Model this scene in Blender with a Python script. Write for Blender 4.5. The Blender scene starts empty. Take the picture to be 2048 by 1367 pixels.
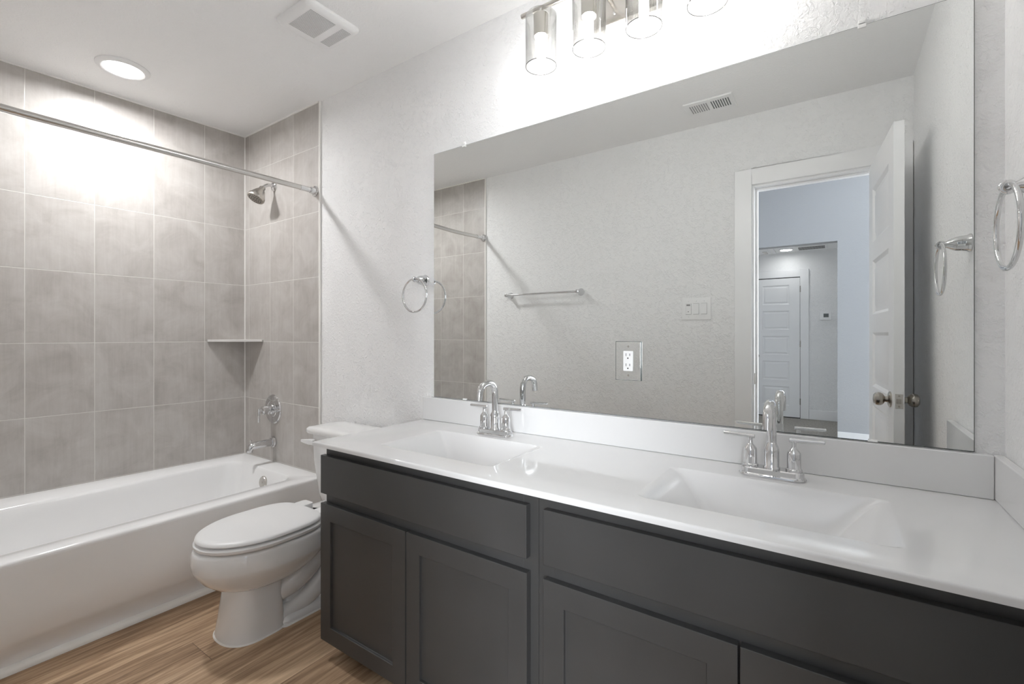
import bpy, bmesh, math, random
from math import pi, sin, cos, radians as R
from mathutils import Vector, Matrix
random.seed(7)
C = bpy.context.scene.collection
SC = bpy.context.scene

# ------------------------------------------------------------------ camera
FPX, YAW, CYP = 935.4, 0.6043, 670.2
CAM_Y, CAM_Z = -1.525, 1.152
cd = bpy.data.cameras.new('camera'); cam = bpy.data.objects.new('camera', cd); C.objects.link(cam)
cd.sensor_fit = 'HORIZONTAL'; cd.sensor_width = 36.0; cd.lens = 36.0 * FPX / 2048
cd.shift_y = -(683.5 - CYP) / 2048; cd.clip_start = 0.03; cd.clip_end = 60
cam.location = (0, CAM_Y, CAM_Z); cam.rotation_euler = (pi / 2, 0, YAW)
SC.camera = cam
# ------------------------------------------------------------------ world, exposure
SC.view_settings.view_transform = 'Standard'; SC.view_settings.look = 'None'
SC.view_settings.gamma = 1.0; SC.view_settings.use_curve_mapping = False
SC.view_settings.exposure = 1.34
W = bpy.data.worlds.new('world'); SC.world = W; W.use_nodes = True
W.node_tree.nodes['Background'].inputs[0].default_value = (0.55, 0.68, 0.9, 1)
W.node_tree.nodes['Background'].inputs[1].default_value = 0.6
SC.cycles.max_bounces = 16; SC.cycles.diffuse_bounces = 12; SC.cycles.glossy_bounces = 8
SC.cycles.transparent_max_bounces = 16; SC.cycles.sample_clamp_indirect = 6.0
# lamp and added fill strengths (the lamps themselves are built with their fixtures)
BULB, LENS, HALL, WINDOW_FILL, WINDOW_FILL_2 = 34.0, 5.9, 0.6, 8.0, 106.0   # LENS, HALL in watts, BULB as emission strength
BULB_COL, LENS_COL = (1.0, 0.995, 0.985), (0.985, 0.99, 1.0)
# fill light for the bathroom, behind an added side window out of view
ld = bpy.data.lights.new('added_window_fill', 'AREA'); ld.shape = 'RECTANGLE'; ld.size = 1.45; ld.size_y = 1.25
ld.energy = WINDOW_FILL; ld.color = (0.80, 0.89, 1.0)
lo = bpy.data.objects.new('added_window_fill', ld); C.objects.link(lo)
lo.location = (2.62, -2.38, 1.6); lo.rotation_euler = (0, R(90), 0)

ld2 = bpy.data.lights.new('added_window_fill', 'AREA'); ld2.shape = 'RECTANGLE'; ld2.size = 1.7; ld2.size_y = 1.75  # added fill through the doorway, behind an unseen window in the far wall
ld2.energy = WINDOW_FILL_2; ld2.color = (0.93, 0.965, 1.0)
lo2_ = bpy.data.objects.new('added_window_fill', ld2); C.objects.link(lo2_)
lo2_.location = (1.50, -4.64, 1.60); lo2_.rotation_euler = (R(90), 0, 0)

# ------------------------------------------------------------------ materials
class NB:
    def __init__(s, name):
        s.m = bpy.data.materials.new(name); s.m.use_nodes = True
        s.t = s.m.node_tree; s.n = s.t.nodes; s.l = s.t.links
        s.b = s.n['Principled BSDF']; s.out = s.n['Material Output']
    def set(s, k, v):
        i = s.b.inputs[k]
        if hasattr(v, 'is_linked') or isinstance(v, bpy.types.NodeSocket): s.l.new(v, i)
        else: i.default_value = v
        return s
    def node(s, t, **kw):
        n = s.n.new(t)
        for k, v in kw.items(): setattr(n, k, v)
        return n
    def inp(s, sock, v):
        if isinstance(v, bpy.types.NodeSocket): s.l.new(v, sock)
        else: sock.default_value = v
    def math(s, op, a, b=0.0, c=0.0):
        n = s.node('ShaderNodeMath', operation=op)
        for i, v in enumerate((a, b, c)): s.inp(n.inputs[i], v)
        return n.outputs[0]
    def coord(s):
        n = s.node('ShaderNodeTexCoord'); return n.outputs['Object']
    def sep(s, v):
        n = s.node('ShaderNodeSeparateXYZ'); s.l.new(v, n.inputs[0]); return n.outputs
    def comb(s, x, y, z):
        n = s.node('ShaderNodeCombineXYZ')
        for i, v in enumerate((x, y, z)): s.inp(n.inputs[i], v)
        return n.outputs[0]
    def noise(s, vec, scale, detail=3.0, rough=0.55, dist=0.0):
        n = s.node('ShaderNodeTexNoise'); s.l.new(vec, n.inputs['Vector'])
        n.inputs['Scale'].default_value = scale; n.inputs['Detail'].default_value = detail
        n.inputs['Roughness'].default_value = rough; n.inputs['Distortion'].default_value = dist
        return n.outputs[0]
    def white(s, vec):
        n = s.node('ShaderNodeTexWhiteNoise', noise_dimensions='3D'); s.l.new(vec, n.inputs['Vector']); return n.outputs[0]
    def ramp(s, fac, stops):
        n = s.node('ShaderNodeValToRGB'); s.l.new(fac, n.inputs[0]); e = n.color_ramp.elements
        while len(e) < len(stops): e.new(0.5)
        for i, (p, c) in enumerate(stops):
            e[i].position = p; e[i].color = (*c, 1) if len(c) == 3 else c
        return n.outputs[0]
    def mix(s, fac, a, b, blend='MIX'):
        n = s.node('ShaderNodeMix', data_type='RGBA', blend_type=blend)
        s.inp(n.inputs[0], fac); s.inp(n.inputs[6], a); s.inp(n.inputs[7], b); return n.outputs[2]
    def bump(s, h, strength=0.3, dist=0.001):
        n = s.node('ShaderNodeBump'); n.inputs['Strength'].default_value = strength
        n.inputs['Distance'].default_value = dist; s.l.new(h, n.inputs['Height'])
        s.l.new(n.outputs[0], s.b.inputs['Normal']); return s

def simple(name, col, rough=0.5, metal=0.0, spec=0.5, coat=0.0):
    k = NB(name); k.set('Base Color', (*col, 1)).set('Roughness', rough).set('Metallic', metal)
    k.set('Specular IOR Level', spec)
    if coat: k.set('Coat Weight', coat).set('Coat Roughness', 0.05)
    return k
def var(name, col, rough, scale=6.0, amt=0.04, bump=0.0, bscale=200, **kw):
    """plain colour with a faint procedural variation and optional fine bump"""
    k = simple(name, col, rough, **kw); v = k.coord()
    n = k.noise(v, scale, 3)
    lo_ = tuple(c * (1 - amt) for c in col); hi_ = tuple(min(1, c * (1 + amt)) for c in col)
    k.set('Base Color', k.ramp(n, [(0.3, lo_), (0.7, hi_)]))
    if bump: k.bump(k.noise(v, bscale, 2), bump, 0.0006)
    return k

def paint_wall(name, col, strength=0.65, dist=0.0030, scale=85.0):
    k = simple(name, col, 0.62, spec=0.3); v = k.coord()
    a = k.noise(v, scale, 4, 0.6, 0.8)
    b = k.noise(v, scale * 0.33, 2, 0.5, 1.2)
    h = k.ramp(a, [(0.40, (0, 0, 0)), (0.62, (1, 1, 1))])
    h2 = k.ramp(b, [(0.42, (0.25, 0.25, 0.25)), (0.60, (1, 1, 1))])
    k.bump(k.mix(1.0, h, h2, 'MULTIPLY'), strength, dist)
    return k.m
M = {}
M['wall'] = paint_wall('wall_paint', (0.865, 0.865, 0.865))
M['ceiling'] = paint_wall('ceiling_paint', (0.885, 0.885, 0.885), 0.4, 0.0024, 90)
M['trim'] = var('white_trim_paint', (0.87, 0.87, 0.875), 0.32, amt=0.01).m
M['door'] = var('white_door_paint', (0.86, 0.86, 0.865), 0.33, amt=0.01, bump=0.05, bscale=150).m
M['tub'] = var('white_acrylic', (0.87, 0.87, 0.87), 0.13, amt=0.008, coat=0.3).m
M['porcelain'] = var('white_vitreous_china', (0.82, 0.82, 0.815), 0.07, amt=0.008, coat=0.5).m
M['plastic'] = var('white_plastic', (0.85, 0.85, 0.85), 0.3, amt=0.01).m
M['vinyl'] = var('white_caulk', (0.85, 0.84, 0.81), 0.5, amt=0.01).m
M['chrome'] = var('chrome', (0.70, 0.70, 0.705), 0.04, amt=0.01, metal=1.0).m
M['nickel'] = var('brushed_nickel', (0.60, 0.575, 0.54), 0.27, amt=0.03, metal=1.0).m
M['steel_rod'] = var('satin_steel', (0.66, 0.645, 0.62), 0.25, amt=0.02, metal=1.0).m
M['oldnickel'] = var('satin_nickel', (0.42, 0.39, 0.35), 0.22, amt=0.03, metal=1.0).m
M['grey'] = var('light_grey_plastic', (0.30, 0.30, 0.30), 0.4, amt=0.02).m
M['dark'] = var('dark_void', (0.02, 0.02, 0.02), 0.6, amt=0.02).m
M['screen'] = var('grey_display', (0.10, 0.115, 0.115), 0.25, amt=0.03).m
M['acrylic_clip'] = var('clear_clip', (0.9, 0.9, 0.89), 0.12, amt=0.01).m
M['marble'] = var('white_cultured_marble', (0.76, 0.76, 0.76), 0.10, scale=3.0, amt=0.012, coat=0.3).m
M['mirror'] = var('mirror_silvering', (0.845, 0.86, 0.85), 0.0, amt=0.001, metal=1.0).m
M['mirror_edge'] = var('mirror_edge', (0.12, 0.14, 0.13), 0.2, amt=0.02).m
M['shelf'] = var('pale_shelf_stone', (0.62, 0.60, 0.58), 0.3, amt=0.03).m

k = simple('cabinet_paint', (0.055, 0.0535, 0.052), 0.36, spec=0.45); v = k.coord()
s_ = k.sep(v)
gv = k.comb(k.math('MULTIPLY', s_[0], 60), k.math('MULTIPLY', s_[1], 60), k.math('MULTIPLY', s_[2], 6))
g1 = k.noise(gv, 1.0, 3)
g2 = k.noise(v, 4, 2)
k.set('Base Color', k.ramp(g2, [(0.3, (0.049, 0.0490, 0.0488)), (0.7, (0.057, 0.0568, 0.0565))]))
k.set('Roughness', k.math('MULTIPLY_ADD', g2, 0.14, 0.30)); k.bump(g1, 0.06, 0.0004); M['cabinet'] = k.m
M['toe'] = var('black_toe_vinyl', (0.018, 0.018, 0.018), 0.35, amt=0.05).m

k = simple('carpet', (0.46, 0.43, 0.39), 0.95, spec=0.1); v = k.coord()
k.set('Base Color', k.ramp(k.noise(v, 60, 4), [(0.3, (0.30, 0.28, 0.25)), (0.7, (0.52, 0.49, 0.45))]))
k.bump(k.noise(v, 300, 2), 0.8, 0.004); M['carpet'] = k.m

# porcelain tile with grout lines, 10 x 14 inch, laid in a straight grid
TZ0, TDZ, TDX = 1.836, 0.361, 0.2548
def tile_mat(name, axis, off):
    k = simple(name, (0.45, 0.43, 0.41), 0.32, spec=0.5); v = k.coord(); s = k.sep(v)
    u = k.math('DIVIDE', k.math('SUBTRACT', s[axis], off), TDX)
    w = k.math('DIVIDE', k.math('SUBTRACT', s[2], TZ0), TDZ)
    fu, fw = k.math('FRACT', u), k.math('FRACT', w)
    du = k.math('MULTIPLY', k.math('MINIMUM', fu, k.math('SUBTRACT', 1.0, fu)), TDX)
    dw = k.math('MULTIPLY', k.math('MINIMUM', fw, k.math('SUBTRACT', 1.0, fw)), TDZ)
    d = k.math('MINIMUM', du, dw)
    grout = k.math('LESS_THAN', d, 0.0016)
    ids = k.comb(k.math('FLOOR', u), k.math('FLOOR', w), 3.1)
    rnd = k.white(ids)
    # streaks and clouds, shifted per tile
    sh = k.math('MULTIPLY', rnd, 37.0)
    streak = k.noise(k.comb(k.math('ADD', k.math('MULTIPLY', s[axis], 55.0), sh), k.math('MULTIPLY', s[2], 4.0), sh), 1.0, 5, 0.65, 0.4)
    cloud = k.noise(k.comb(k.math('ADD', s[axis], sh), s[2], sh), 7.0, 5, 0.62, 0.6)
    mixv = k.math('ADD', k.math('MULTIPLY', cloud, 0.70), k.math('MULTIPLY', streak, 0.30))
    mixv = k.math('ADD', mixv, k.math('MULTIPLY', k.math('SUBTRACT', rnd, 0.5), 0.06))
    col = k.ramp(mixv, [(0.32, (0.385, 0.357, 0.333)), (0.44, (0.440, 0.414, 0.389)), (0.56, (0.490, 0.466, 0.442)), (0.70, (0.545, 0.525, 0.502))])
    col = k.mix(grout, col, (0.66, 0.645, 0.61, 1))
    k.set('Base Color', col)
    k.set('Roughness', k.math('MULTIPLY_ADD', cloud, 0.2, 0.24))
    edge = k.math('MINIMUM', k.math('DIVIDE', d, 0.0026), 1.0)
    h = k.math('ADD', edge, k.math('MULTIPLY', streak, 0.18))
    k.bump(h, 0.5, 0.0012)
    return k.m
M['tile_x'] = tile_mat('wall_tile_along_x', 0, -2.338)
M['tile_y'] = tile_mat('wall_tile_along_y', 1, -0.241)

# oak look vinyl planks running front to back
k = simple('oak_plank', (0.4, 0.28, 0.18), 0.42, spec=0.4); v = k.coord(); s = k.sep(v)
PW, PL = 0.158, 1.5
u = k.math('DIVIDE', k.math('ADD', s[0], 1.983 + PW * 20), PW); row = k.math('FLOOR', u)
off = k.math('MULTIPLY_ADD', k.white(k.comb(row, 4.9, 0.3)), 0.26, 0.03)
ROW0 = 20.0  # the plank left of the toilet foot ends at y = -0.763
off = k.math('MULTIPLY_ADD', k.math('COMPARE', row, ROW0, 0.1), k.math('SUBTRACT', 0.763, off), off)
w = k.math('DIVIDE', k.math('ADD', k.math('ADD', s[1], off), PL * 8), PL); col_ = k.math('FLOOR', w)
idv = k.comb(row, col_, 5.5); rnd = k.white(idv)
fu, fw = k.math('FRACT', u), k.math('FRACT', w)
du = k.math('MULTIPLY', k.math('MINIMUM', fu, k.math('SUBTRACT', 1.0, fu)), PW)
dw = k.math('MULTIPLY', k.math('MINIMUM', fw, k.math('SUBTRACT', 1.0, fw)), PL)
d = k.math('MINIMUM', du, dw); seam = k.math('LESS_THAN', d, 0.0007)
sh = k.math('MULTIPLY', rnd, 91.0)
gr = k.noise(k.comb(k.math('MULTIPLY_ADD', s[0], 34.0, sh), k.math('MULTIPLY', s[1], 1.9), sh), 1.0, 6, 0.62, 1.1)
fine = k.noise(k.comb(k.math('MULTIPLY_ADD', s[0], 240.0, sh), k.math('MULTIPLY', s[1], 9.0), sh), 1.0, 3, 0.6)
bands = k.noise(k.comb(k.math('MULTIPLY_ADD', s[0], 11.0, sh), k.math('MULTIPLY', s[1], 1.1), sh), 1.0, 3, 0.5, 0.5)
mixv = k.math('ADD', k.math('ADD', k.math('MULTIPLY', gr, 0.5), k.math('MULTIPLY', fine, 0.14)), k.math('MULTIPLY', bands, 0.36))
mixv = k.math('ADD', mixv, k.math('MULTIPLY', k.math('SUBTRACT', rnd, 0.5), 0.07))
colr = k.ramp(mixv, [(0.38, (0.19, 0.115, 0.064)), (0.455, (0.35, 0.228, 0.138)), (0.525, (0.50, 0.345, 0.218)), (0.61, (0.68, 0.50, 0.33))])
colr = k.mix(seam, colr, (0.10, 0.065, 0.04, 1))
k.set('Base Color', colr); k.set('Roughness', k.math('MULTIPLY_ADD', fine, 0.2, 0.36))
k.bump(k.math('ADD', k.math('MINIMUM', k.math('DIVIDE', d, 0.0015), 1.0), k.math('MULTIPLY', fine, 0.4)), 0.25, 0.0008)
M['planks'] = k.m

# clear seeded shade glass: thin walls, light passes straight through
k = NB('clear_seeded_glass'); k.n.remove(k.b)
tr = k.node('ShaderNodeBsdfTransparent'); lw = k.node('ShaderNodeLayerWeight'); lw.inputs[0].default_value = 0.5
k.l.new(k.ramp(lw.outputs['Facing'], [(0.0, (0.985, 0.985, 0.98)), (0.72, (0.97, 0.97, 0.965)), (0.93, (0.70, 0.70, 0.69)), (1.0, (0.40, 0.40, 0.395))]), tr.inputs[0])
gl = k.node('ShaderNodeBsdfGlossy'); gl.inputs['Roughness'].default_value = 0.03
fr = k.node('ShaderNodeFresnel'); fr.inputs[0].default_value = 1.22
bn = k.node('ShaderNodeBump'); bn.inputs['Strength'].default_value = 0.35; bn.inputs['Distance'].default_value = 0.002
vo = k.node('ShaderNodeTexVoronoi'); vo.inputs['Scale'].default_value = 160
k.l.new(k.coord(), vo.inputs['Vector'])
k.l.new(k.ramp(vo.outputs['Distance'], [(0.12, (1, 1, 1)), (0.22, (0, 0, 0))]), bn.inputs['Height'])
k.l.new(bn.outputs[0], gl.inputs['Normal']); k.l.new(bn.outputs[0], fr.inputs['Normal'])
mx = k.node('ShaderNodeMixShader'); k.l.new(k.math('MINIMUM', fr.outputs[0], 0.45), mx.inputs[0])
k.l.new(tr.outputs[0], mx.inputs[1]); k.l.new(gl.outputs[0], mx.inputs[2]); k.l.new(mx.outputs[0], k.out.inputs[0])
M['glass'] = k.m
k = NB('glass_edge'); k.n.remove(k.b)
tr = k.node('ShaderNodeBsdfTransparent'); tr.inputs[0].default_value = (0.16, 0.16, 0.155, 1)
gl = k.node('ShaderNodeBsdfGlossy'); gl.inputs['Roughness'].default_value = 0.08
mx = k.node('ShaderNodeMixShader'); mx.inputs[0].default_value = 0.15
k.l.new(tr.outputs[0], mx.inputs[1]); k.l.new(gl.outputs[0], mx.inputs[2]); k.l.new(mx.outputs[0], k.out.inputs[0])
M['glass_edge'] = k.m

def emit(name, col, st):
    k = NB(name); k.set('Base Color', (0.9, 0.9, 0.9, 1)).set('Emission Color', (*col, 1)).set('Emission Strength', st); return k.m
M['bulb'] = emit('lit_bulb', BULB_COL, BULB)
M['lens'] = emit('lit_lens', LENS_COL, 3.0)
M['hall_lens'] = emit('lit_hall_lens', LENS_COL, 3.0)

# ------------------------------------------------------------------ mesh helpers
def link(name, bm, mat, parent=None, smooth=True, angle=35, bevel=0.0, loc=None):
    bmesh.ops.remove_doubles(bm, verts=bm.verts, dist=1e-6)
    bmesh.ops.recalc_face_normals(bm, faces=bm.faces)
    me = bpy.data.meshes.new(name); bm.to_mesh(me); bm.free()
    for m in (mat if isinstance(mat, (list, tuple)) else [mat]): me.materials.append(m)
    if smooth:
        for p in me.polygons: p.use_smooth = True
        me.set_sharp_from_angle(angle=R(angle))
    o = bpy.data.objects.new(name, me); C.objects.link(o)
    if loc: o.location = loc
    if parent is not None: o.parent = parent
    if bevel:
        b = o.modifiers.new('bevel', 'BEVEL'); b.width = bevel; b.segments = 2; b.limit_method = 'ANGLE'
        b.angle_limit = R(40); b.harden_normals = True
    return o
def thing(name, label, cat, loc=(0, 0, 0), rotz=0.0, group=None):
    o = bpy.data.objects.new(name, None); C.objects.link(o); o.empty_display_size = 0.05
    o.location = loc; o.rotation_euler = (0, 0, rotz); o['label'] = label; o['category'] = cat
    if group: o['group'] = group
    return o
def tag(o, label, cat, group=None):
    o['label'] = label; o['category'] = cat
    if group: o['group'] = group
    return o
def struct(name, bm, mat, label=None, **kw):
    o = link(name, bm, mat, **kw)
    if o.parent is None:
        o['kind'] = 'structure'
        if label: o['label'] = label; o['category'] = name.split('_')[0].split('.')[0]
    return o
def nbm(): return bmesh.new()
def box(bm, x0, x1, y0, y1, z0, z1, mi=0):
    vs = [bm.verts.new((x, y, z)) for x in (x0, x1) for y in (y0, y1) for z in (z0, z1)]
    for f in ((0, 1, 3, 2), (4, 6, 7, 5), (0, 4, 5, 1), (2, 3, 7, 6), (0, 2, 6, 4), (1, 5, 7, 3)):
        fc = bm.faces.new([vs[i] for i in f]); fc.material_index = mi
    return bm
def ring_bm(bm, rings, cap0=True, cap1=True, closed=True):
    vr = [[bm.verts.new(p) for p in r] for r in rings]; n = len(vr[0])
    for a, b in zip(vr, vr[1:]):
        for i in range(n if closed else n - 1):
            j = (i + 1) % n; bm.faces.new((a[i], a[j], b[j], b[i]))
    if cap0: bm.faces.new(vr[0][::-1])
    if cap1: bm.faces.new(vr[-1])
    return vr
def rr(x0, x1, y0, y1, r, z, n=5):
    """rounded rectangle, counter-clockwise"""
    r = min(r, (x1 - x0) / 2 - 1e-4, (y1 - y0) / 2 - 1e-4); out = []
    for cx, cy, a0 in ((x1 - r, y1 - r, 0), (x0 + r, y1 - r, 90), (x0 + r, y0 + r, 180), (x1 - r, y0 + r, 270)):
        for i in range(n + 1):
            a = R(a0 + 90 * i / n); out.append(Vector((cx + r * cos(a), cy + r * sin(a), z)))
    return out
def slab(bm, x0, x1, y0, y1, z0, z1, r=0.01, e=0.003, n=5, mat=None):
    """rounded-corner slab with softened top and bottom edges; optional matrix"""
    rs = [rr(x0 + e, x1 - e, y0 + e, y1 - e, r, z0, n), rr(x0, x1, y0, y1, r, z0 + e, n),
          rr(x0, x1, y0, y1, r, z1 - e, n), rr(x0 + e * .3, x1 - e * .3, y0 + e * .3, y1 - e * .3, r, z1 - e * .3, n), rr(x0 + e, x1 - e, y0 + e, y1 - e, r, z1, n)]
    if mat: rs = [[mat @ p for p in q] for q in rs]
    ring_bm(bm, rs); return bm
def axis_mat(loc, d):
    d = Vector(d).normalized(); q = Vector((0, 0, 1)).rotation_difference(d)
    return Matrix.Translation(loc) @ q.to_matrix().to_4x4()
def lathe(bm, prof, loc=(0, 0, 0), d=(0, 0, 1), n=32, cap0=True, cap1=True):
    m = axis_mat(loc, d); rings = []
    for r, z in prof: rings.append([m @ Vector((max(r, 1e-4) * cos(2 * pi * i / n), max(r, 1e-4) * sin(2 * pi * i / n), z)) for i in range(n)])
    ring_bm(bm, rings, cap0, cap1); return bm
def tube(bm, pts, r, n=16, caps=True):
    pts = [Vector(p) for p in pts]; rs = r if isinstance(r, (list, tuple)) else [r] * len(pts)
    t0 = (pts[1] - pts[0]).normalized(); up = Vector((0, 0, 1)) if abs(t0.z) < .9 else Vector((1, 0, 0))
    a = t0.cross(up).normalized(); rings = []
    for i, p in enumerate(pts):
        if i == 0: t = t0
        elif i == len(pts) - 1: t = (pts[-1] - pts[-2]).normalized()
        else: t = ((pts[i + 1] - p).normalized() + (p - pts[i - 1]).normalized()).normalized()
        a = (a - t * a.dot(t)).normalized(); b = t.cross(a)
        rings.append([p + rs[i] * (cos(2 * pi * k / n) * a + sin(2 * pi * k / n) * b) for k in range(n)])
    ring_bm(bm, rings, caps, caps); return bm
def smooth_path(pts, sub=6):
    """Catmull-Rom through the points"""
    P = [Vector(p) for p in pts]; P = [2 * P[0] - P[1]] + P + [2 * P[-1] - P[-2]]; out = []
    for i in range(1, len(P) - 2):
        for j in range(sub):
            t = j / sub; a, b, c, d = P[i - 1:i + 3]
            out.append(0.5 * ((2 * b) + (c - a) * t + (2 * a - 5 * b + 4 * c - d) * t * t + (3 * b - a - 3 * c + d) * t ** 3))
    out.append(P[-2]); return out
def torus(bm, loc, nrm, R0, r, n=64, m=14):
    mt = axis_mat(loc, nrm)
    vr = [[bm.verts.new(mt @ Vector(((R0 + r * cos(b)) * cos(a), (R0 + r * cos(b)) * sin(a), r * sin(b)))) for b in [2 * pi * j / m for j in range(m)]] for a in [2 * pi * i / n for i in range(n)]]
    for i in range(n):
        for j in range(m):
            A, B = vr[i], vr[(i + 1) % n]; bm.faces.new((A[j], B[j], B[(j + 1) % m], A[(j + 1) % m]))
    return bm
def sphere(bm, loc, r, n=24, m=14, sc=(1, 1, 1)):
    rings = []
    for i in range(1, m):
        a = pi * i / m - pi / 2
        rings.append([Vector((loc[0] + sc[0] * r * cos(a) * cos(2 * pi * k / n), loc[1] + sc[1] * r * cos(a) * sin(2 * pi * k / n), loc[2] + sc[2] * r * sin(a))) for k in range(n)])
    ring_bm(bm, rings); return bm
def panelled(bm, w, h, t, panels, depth, mould, field=0.0, fin=0.0, both=True):
    """door slab: x 0..w, y 0..t (front face at y=0, facing -y), z 0..h; panels = (x0,x1,z0,z1) in a grid"""
    xs = sorted({0, w} | {p[0] for p in panels} | {p[1] for p in panels})
    zs = sorted({0, h} | {p[2] for p in panels} | {p[3] for p in panels})
    for side in ((0, 1), (1, -1)) if both else ((0, 1),):
        y0 = side[0] * t; sg = side[1]
        for x0, x1 in zip(xs, xs[1:]):
            for z0, z1 in zip(zs, zs[1:]):
                isp = any(p[0] <= x0 + 1e-6 and p[1] >= x1 - 1e-6 and p[2] <= z0 + 1e-6 and p[3] >= z1 - 1e-6 for p in panels)
                q = lambda i, y: [bm.verts.new(c) for c in ((x0 + i, y, z0 + i), (x1 - i, y, z0 + i), (x1 - i, y, z1 - i), (x0 + i, y, z1 - i))]
                if not isp: bm.faces.new(q(0, y0)); continue
                levels = [(0, y0), (mould, y0 + sg * depth)]
                if fin: levels += [(mould + fin, y0 + sg * depth), (mould + fin + field, y0 + sg * depth * 0.35)]
                rg = [q(i, y) for i, y in levels]
                for a, b in zip(rg, rg[1:]):
                    for i in range(4): bm.faces.new((a[i], a[(i + 1) % 4], b[(i + 1) % 4], b[i]))
                bm.faces.new(rg[-1])
    if not both: bm.faces.new([bm.verts.new(c) for c in ((0, t, 0), (w, t, 0), (w, t, h), (0, t, h))])
    for a, b in zip(xs, xs[1:]):
        for z in (0, h): bm.faces.new([bm.verts.new(c) for c in ((a, 0, z), (b, 0, z), (b, t, z), (a, t, z))])
    for a, b in zip(zs, zs[1:]):
        for x in (0, w): bm.faces.new([bm.verts.new(c) for c in ((x, 0, a), (x, 0, b), (x, t, b), (x, t, a))])
    bmesh.ops.remove_doubles(bm, verts=bm.verts, dist=1e-5)
    return bm

# ------------------------------------------------------------------ room
XL, AL, XT, XR, D, H = -3.155, 0.05, -2.340, 0.321, 1.524, 2.440
wl = lambda y: XL + AL * y          # face of the tiled long wall (it runs very slightly out of square)
DX0, DX1, DH = -0.385, 0.217, 2.012  # bathroom doorway
WB = 0.115
bm = nbm(); box(bm, -3.40, 0.45, -D, 0.0, -0.05, 0.0); struct('floor', bm, M['planks'], 'oak look vinyl plank floor of the bathroom', smooth=False)
bm = nbm(); box(bm, -3.40, 0.45, -D - WB, 0.10, H, H + 0.06); struct('ceiling', bm, M['ceiling'], 'flat white textured bathroom ceiling', smooth=False)
bm = nbm(); box(bm, -3.40, 0.45, 0.0, 0.10, 0, H); struct('wall_front', bm, M['wall'], 'textured light grey wall behind mirror and toilet', smooth=False)
bm = nbm(); box(bm, XR, XR + 0.10, -D, 0.0, 0, H); struct('wall_right', bm, M['wall'], 'textured light wall at the right end of the counter', smooth=False)
bm = nbm()
ring_bm(bm, [[Vector(p) for p in ((-3.40, 0, z), (wl(0) - .010, 0, z), (wl(-D) - .010, -D, z), (-3.40, -D, z))] for z in (0, H)])
struct('wall_left', bm, M['wall'], 'wall behind the long tiled side of the tub', smooth=False)
bm = nbm()
box(bm, -3.40, DX0 - .018, -D - WB, -D, 0, H); box(bm, DX1 + .018, XR + .10, -D - WB, -D, 0, H); box(bm, DX0 - .018, DX1 + .018, -D - WB, -D, DH + .018, H)
struct('wall_back', bm, M['wall'], 'light wall with the doorway, seen in the mirror', smooth=False)
# tile surround of the tub alcove
TZ = 0.39
bm = nbm(); ring_bm(bm, [[Vector(p) for p in ((wl(0) - .0098, 0, z), (wl(0), 0, z), (wl(-D), -D, z), (wl(-D) - .0098, -D, z))] for z in (TZ - .01, H)])
struct('wall_left', bm, M['tile_y'], 'long taupe tiled wall above the bathtub', smooth=False)
bm = nbm(); box(bm, wl(0) + .0002, XT, -.009, 0, TZ - .01, H)
struct('wall_front', bm, M['tile_x'], 'short taupe tiled wall with the shower head', smooth=False)
bm = nbm(); box(bm, wl(-D) + .0002, -2.362, -D, -D + .009, TZ - .01, H)
struct('wall_back', bm, M['tile_x'], 'short taupe tiled wall at the far end of the tub, seen in the mirror', smooth=False)
bm = nbm(); box(bm, XT, XT + .010, -.011, 0, 0, H); struct('trim_1', bm, M['vinyl'], 'white edge strip beside the shower head tiles', bevel=.002)
bm = nbm(); box(bm, -2.362, -2.352, -D, -D + .011, 0, H); struct('trim_2', bm, M['vinyl'], 'white tile edge strip seen in the mirror', bevel=.002)
bm = nbm()
ring_bm(bm, [[Vector(p) for p in ((wl(0) + .0005, -.009, z), (wl(0) + .007, -.009, z), (wl(-D) + .007, -D + .009, z), (wl(-D) + .0005, -D + .009, z))] for z in (H - .007, H)])
box(bm, wl(0), XT, -.0155, -.0092, H - .007, H); box(bm, wl(-D), -2.362, -D + .0092, -D + .0155, H - .007, H)
box(bm, wl(0) + .0003, wl(0) + .005, -.014, -.0092, TZ, H)
struct('trim_3', bm, M['vinyl'], 'white caulk line where tiles meet the ceiling', smooth=False)
# door casings, jambs
def casing(name, y0, y1, label):
    bm = nbm(); cw = 0.092
    box(bm, DX0 - .012 - cw, DX0 - .012, y0, y1, 0, DH + .012 + cw)
    box(bm, DX1 + .012, min(DX1 + .012 + cw, XR - .003), y0, y1, 0, DH + .012 + cw)
    box(bm, DX0 - .012, DX1 + .012, y0, y1, DH + .012, DH + .012 + cw)
    return struct(name, bm, M['trim'], label, bevel=.003)
casing('trim_4', -D, -D + .018, 'white flat casing round the bathroom doorway, seen in the mirror')
casing('trim_5', -D - WB - .018, -D - WB, 'white casing on the bedroom side of the doorway')
bm = nbm()
box(bm, DX0 - .018, DX0, -D - WB, -D, 0, DH + .018); box(bm, DX1, DX1 + .018, -D - WB, -D, 0, DH + .018); box(bm, DX0, DX1, -D - WB, -D, DH, DH + .018)
for a in ((DX0, DX0 + .012), (DX1 - .012, DX1)): box(bm, a[0], a[1], -D - .075, -D - .040, 0, DH)
box(bm, DX0 + .012, DX1 - .012, -D - .075, -D - .040, DH - .012, DH)
struct('trim_6', bm, M['trim'], 'white door jamb with its stop', bevel=.001)
bm = nbm(); box(bm, -.4045 + .02, DX0 + .0015, -D - .034, -D - .012, .87, .93); box(bm, DX0 - .001, DX0 + .0025, -D - .030, -D - .004, .868, .932)
sp = link('strike_plate', bm, M['oldnickel'], smooth=False); tag(sp, 'small metal strike plate on the left door jamb', 'strike plate')
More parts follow.
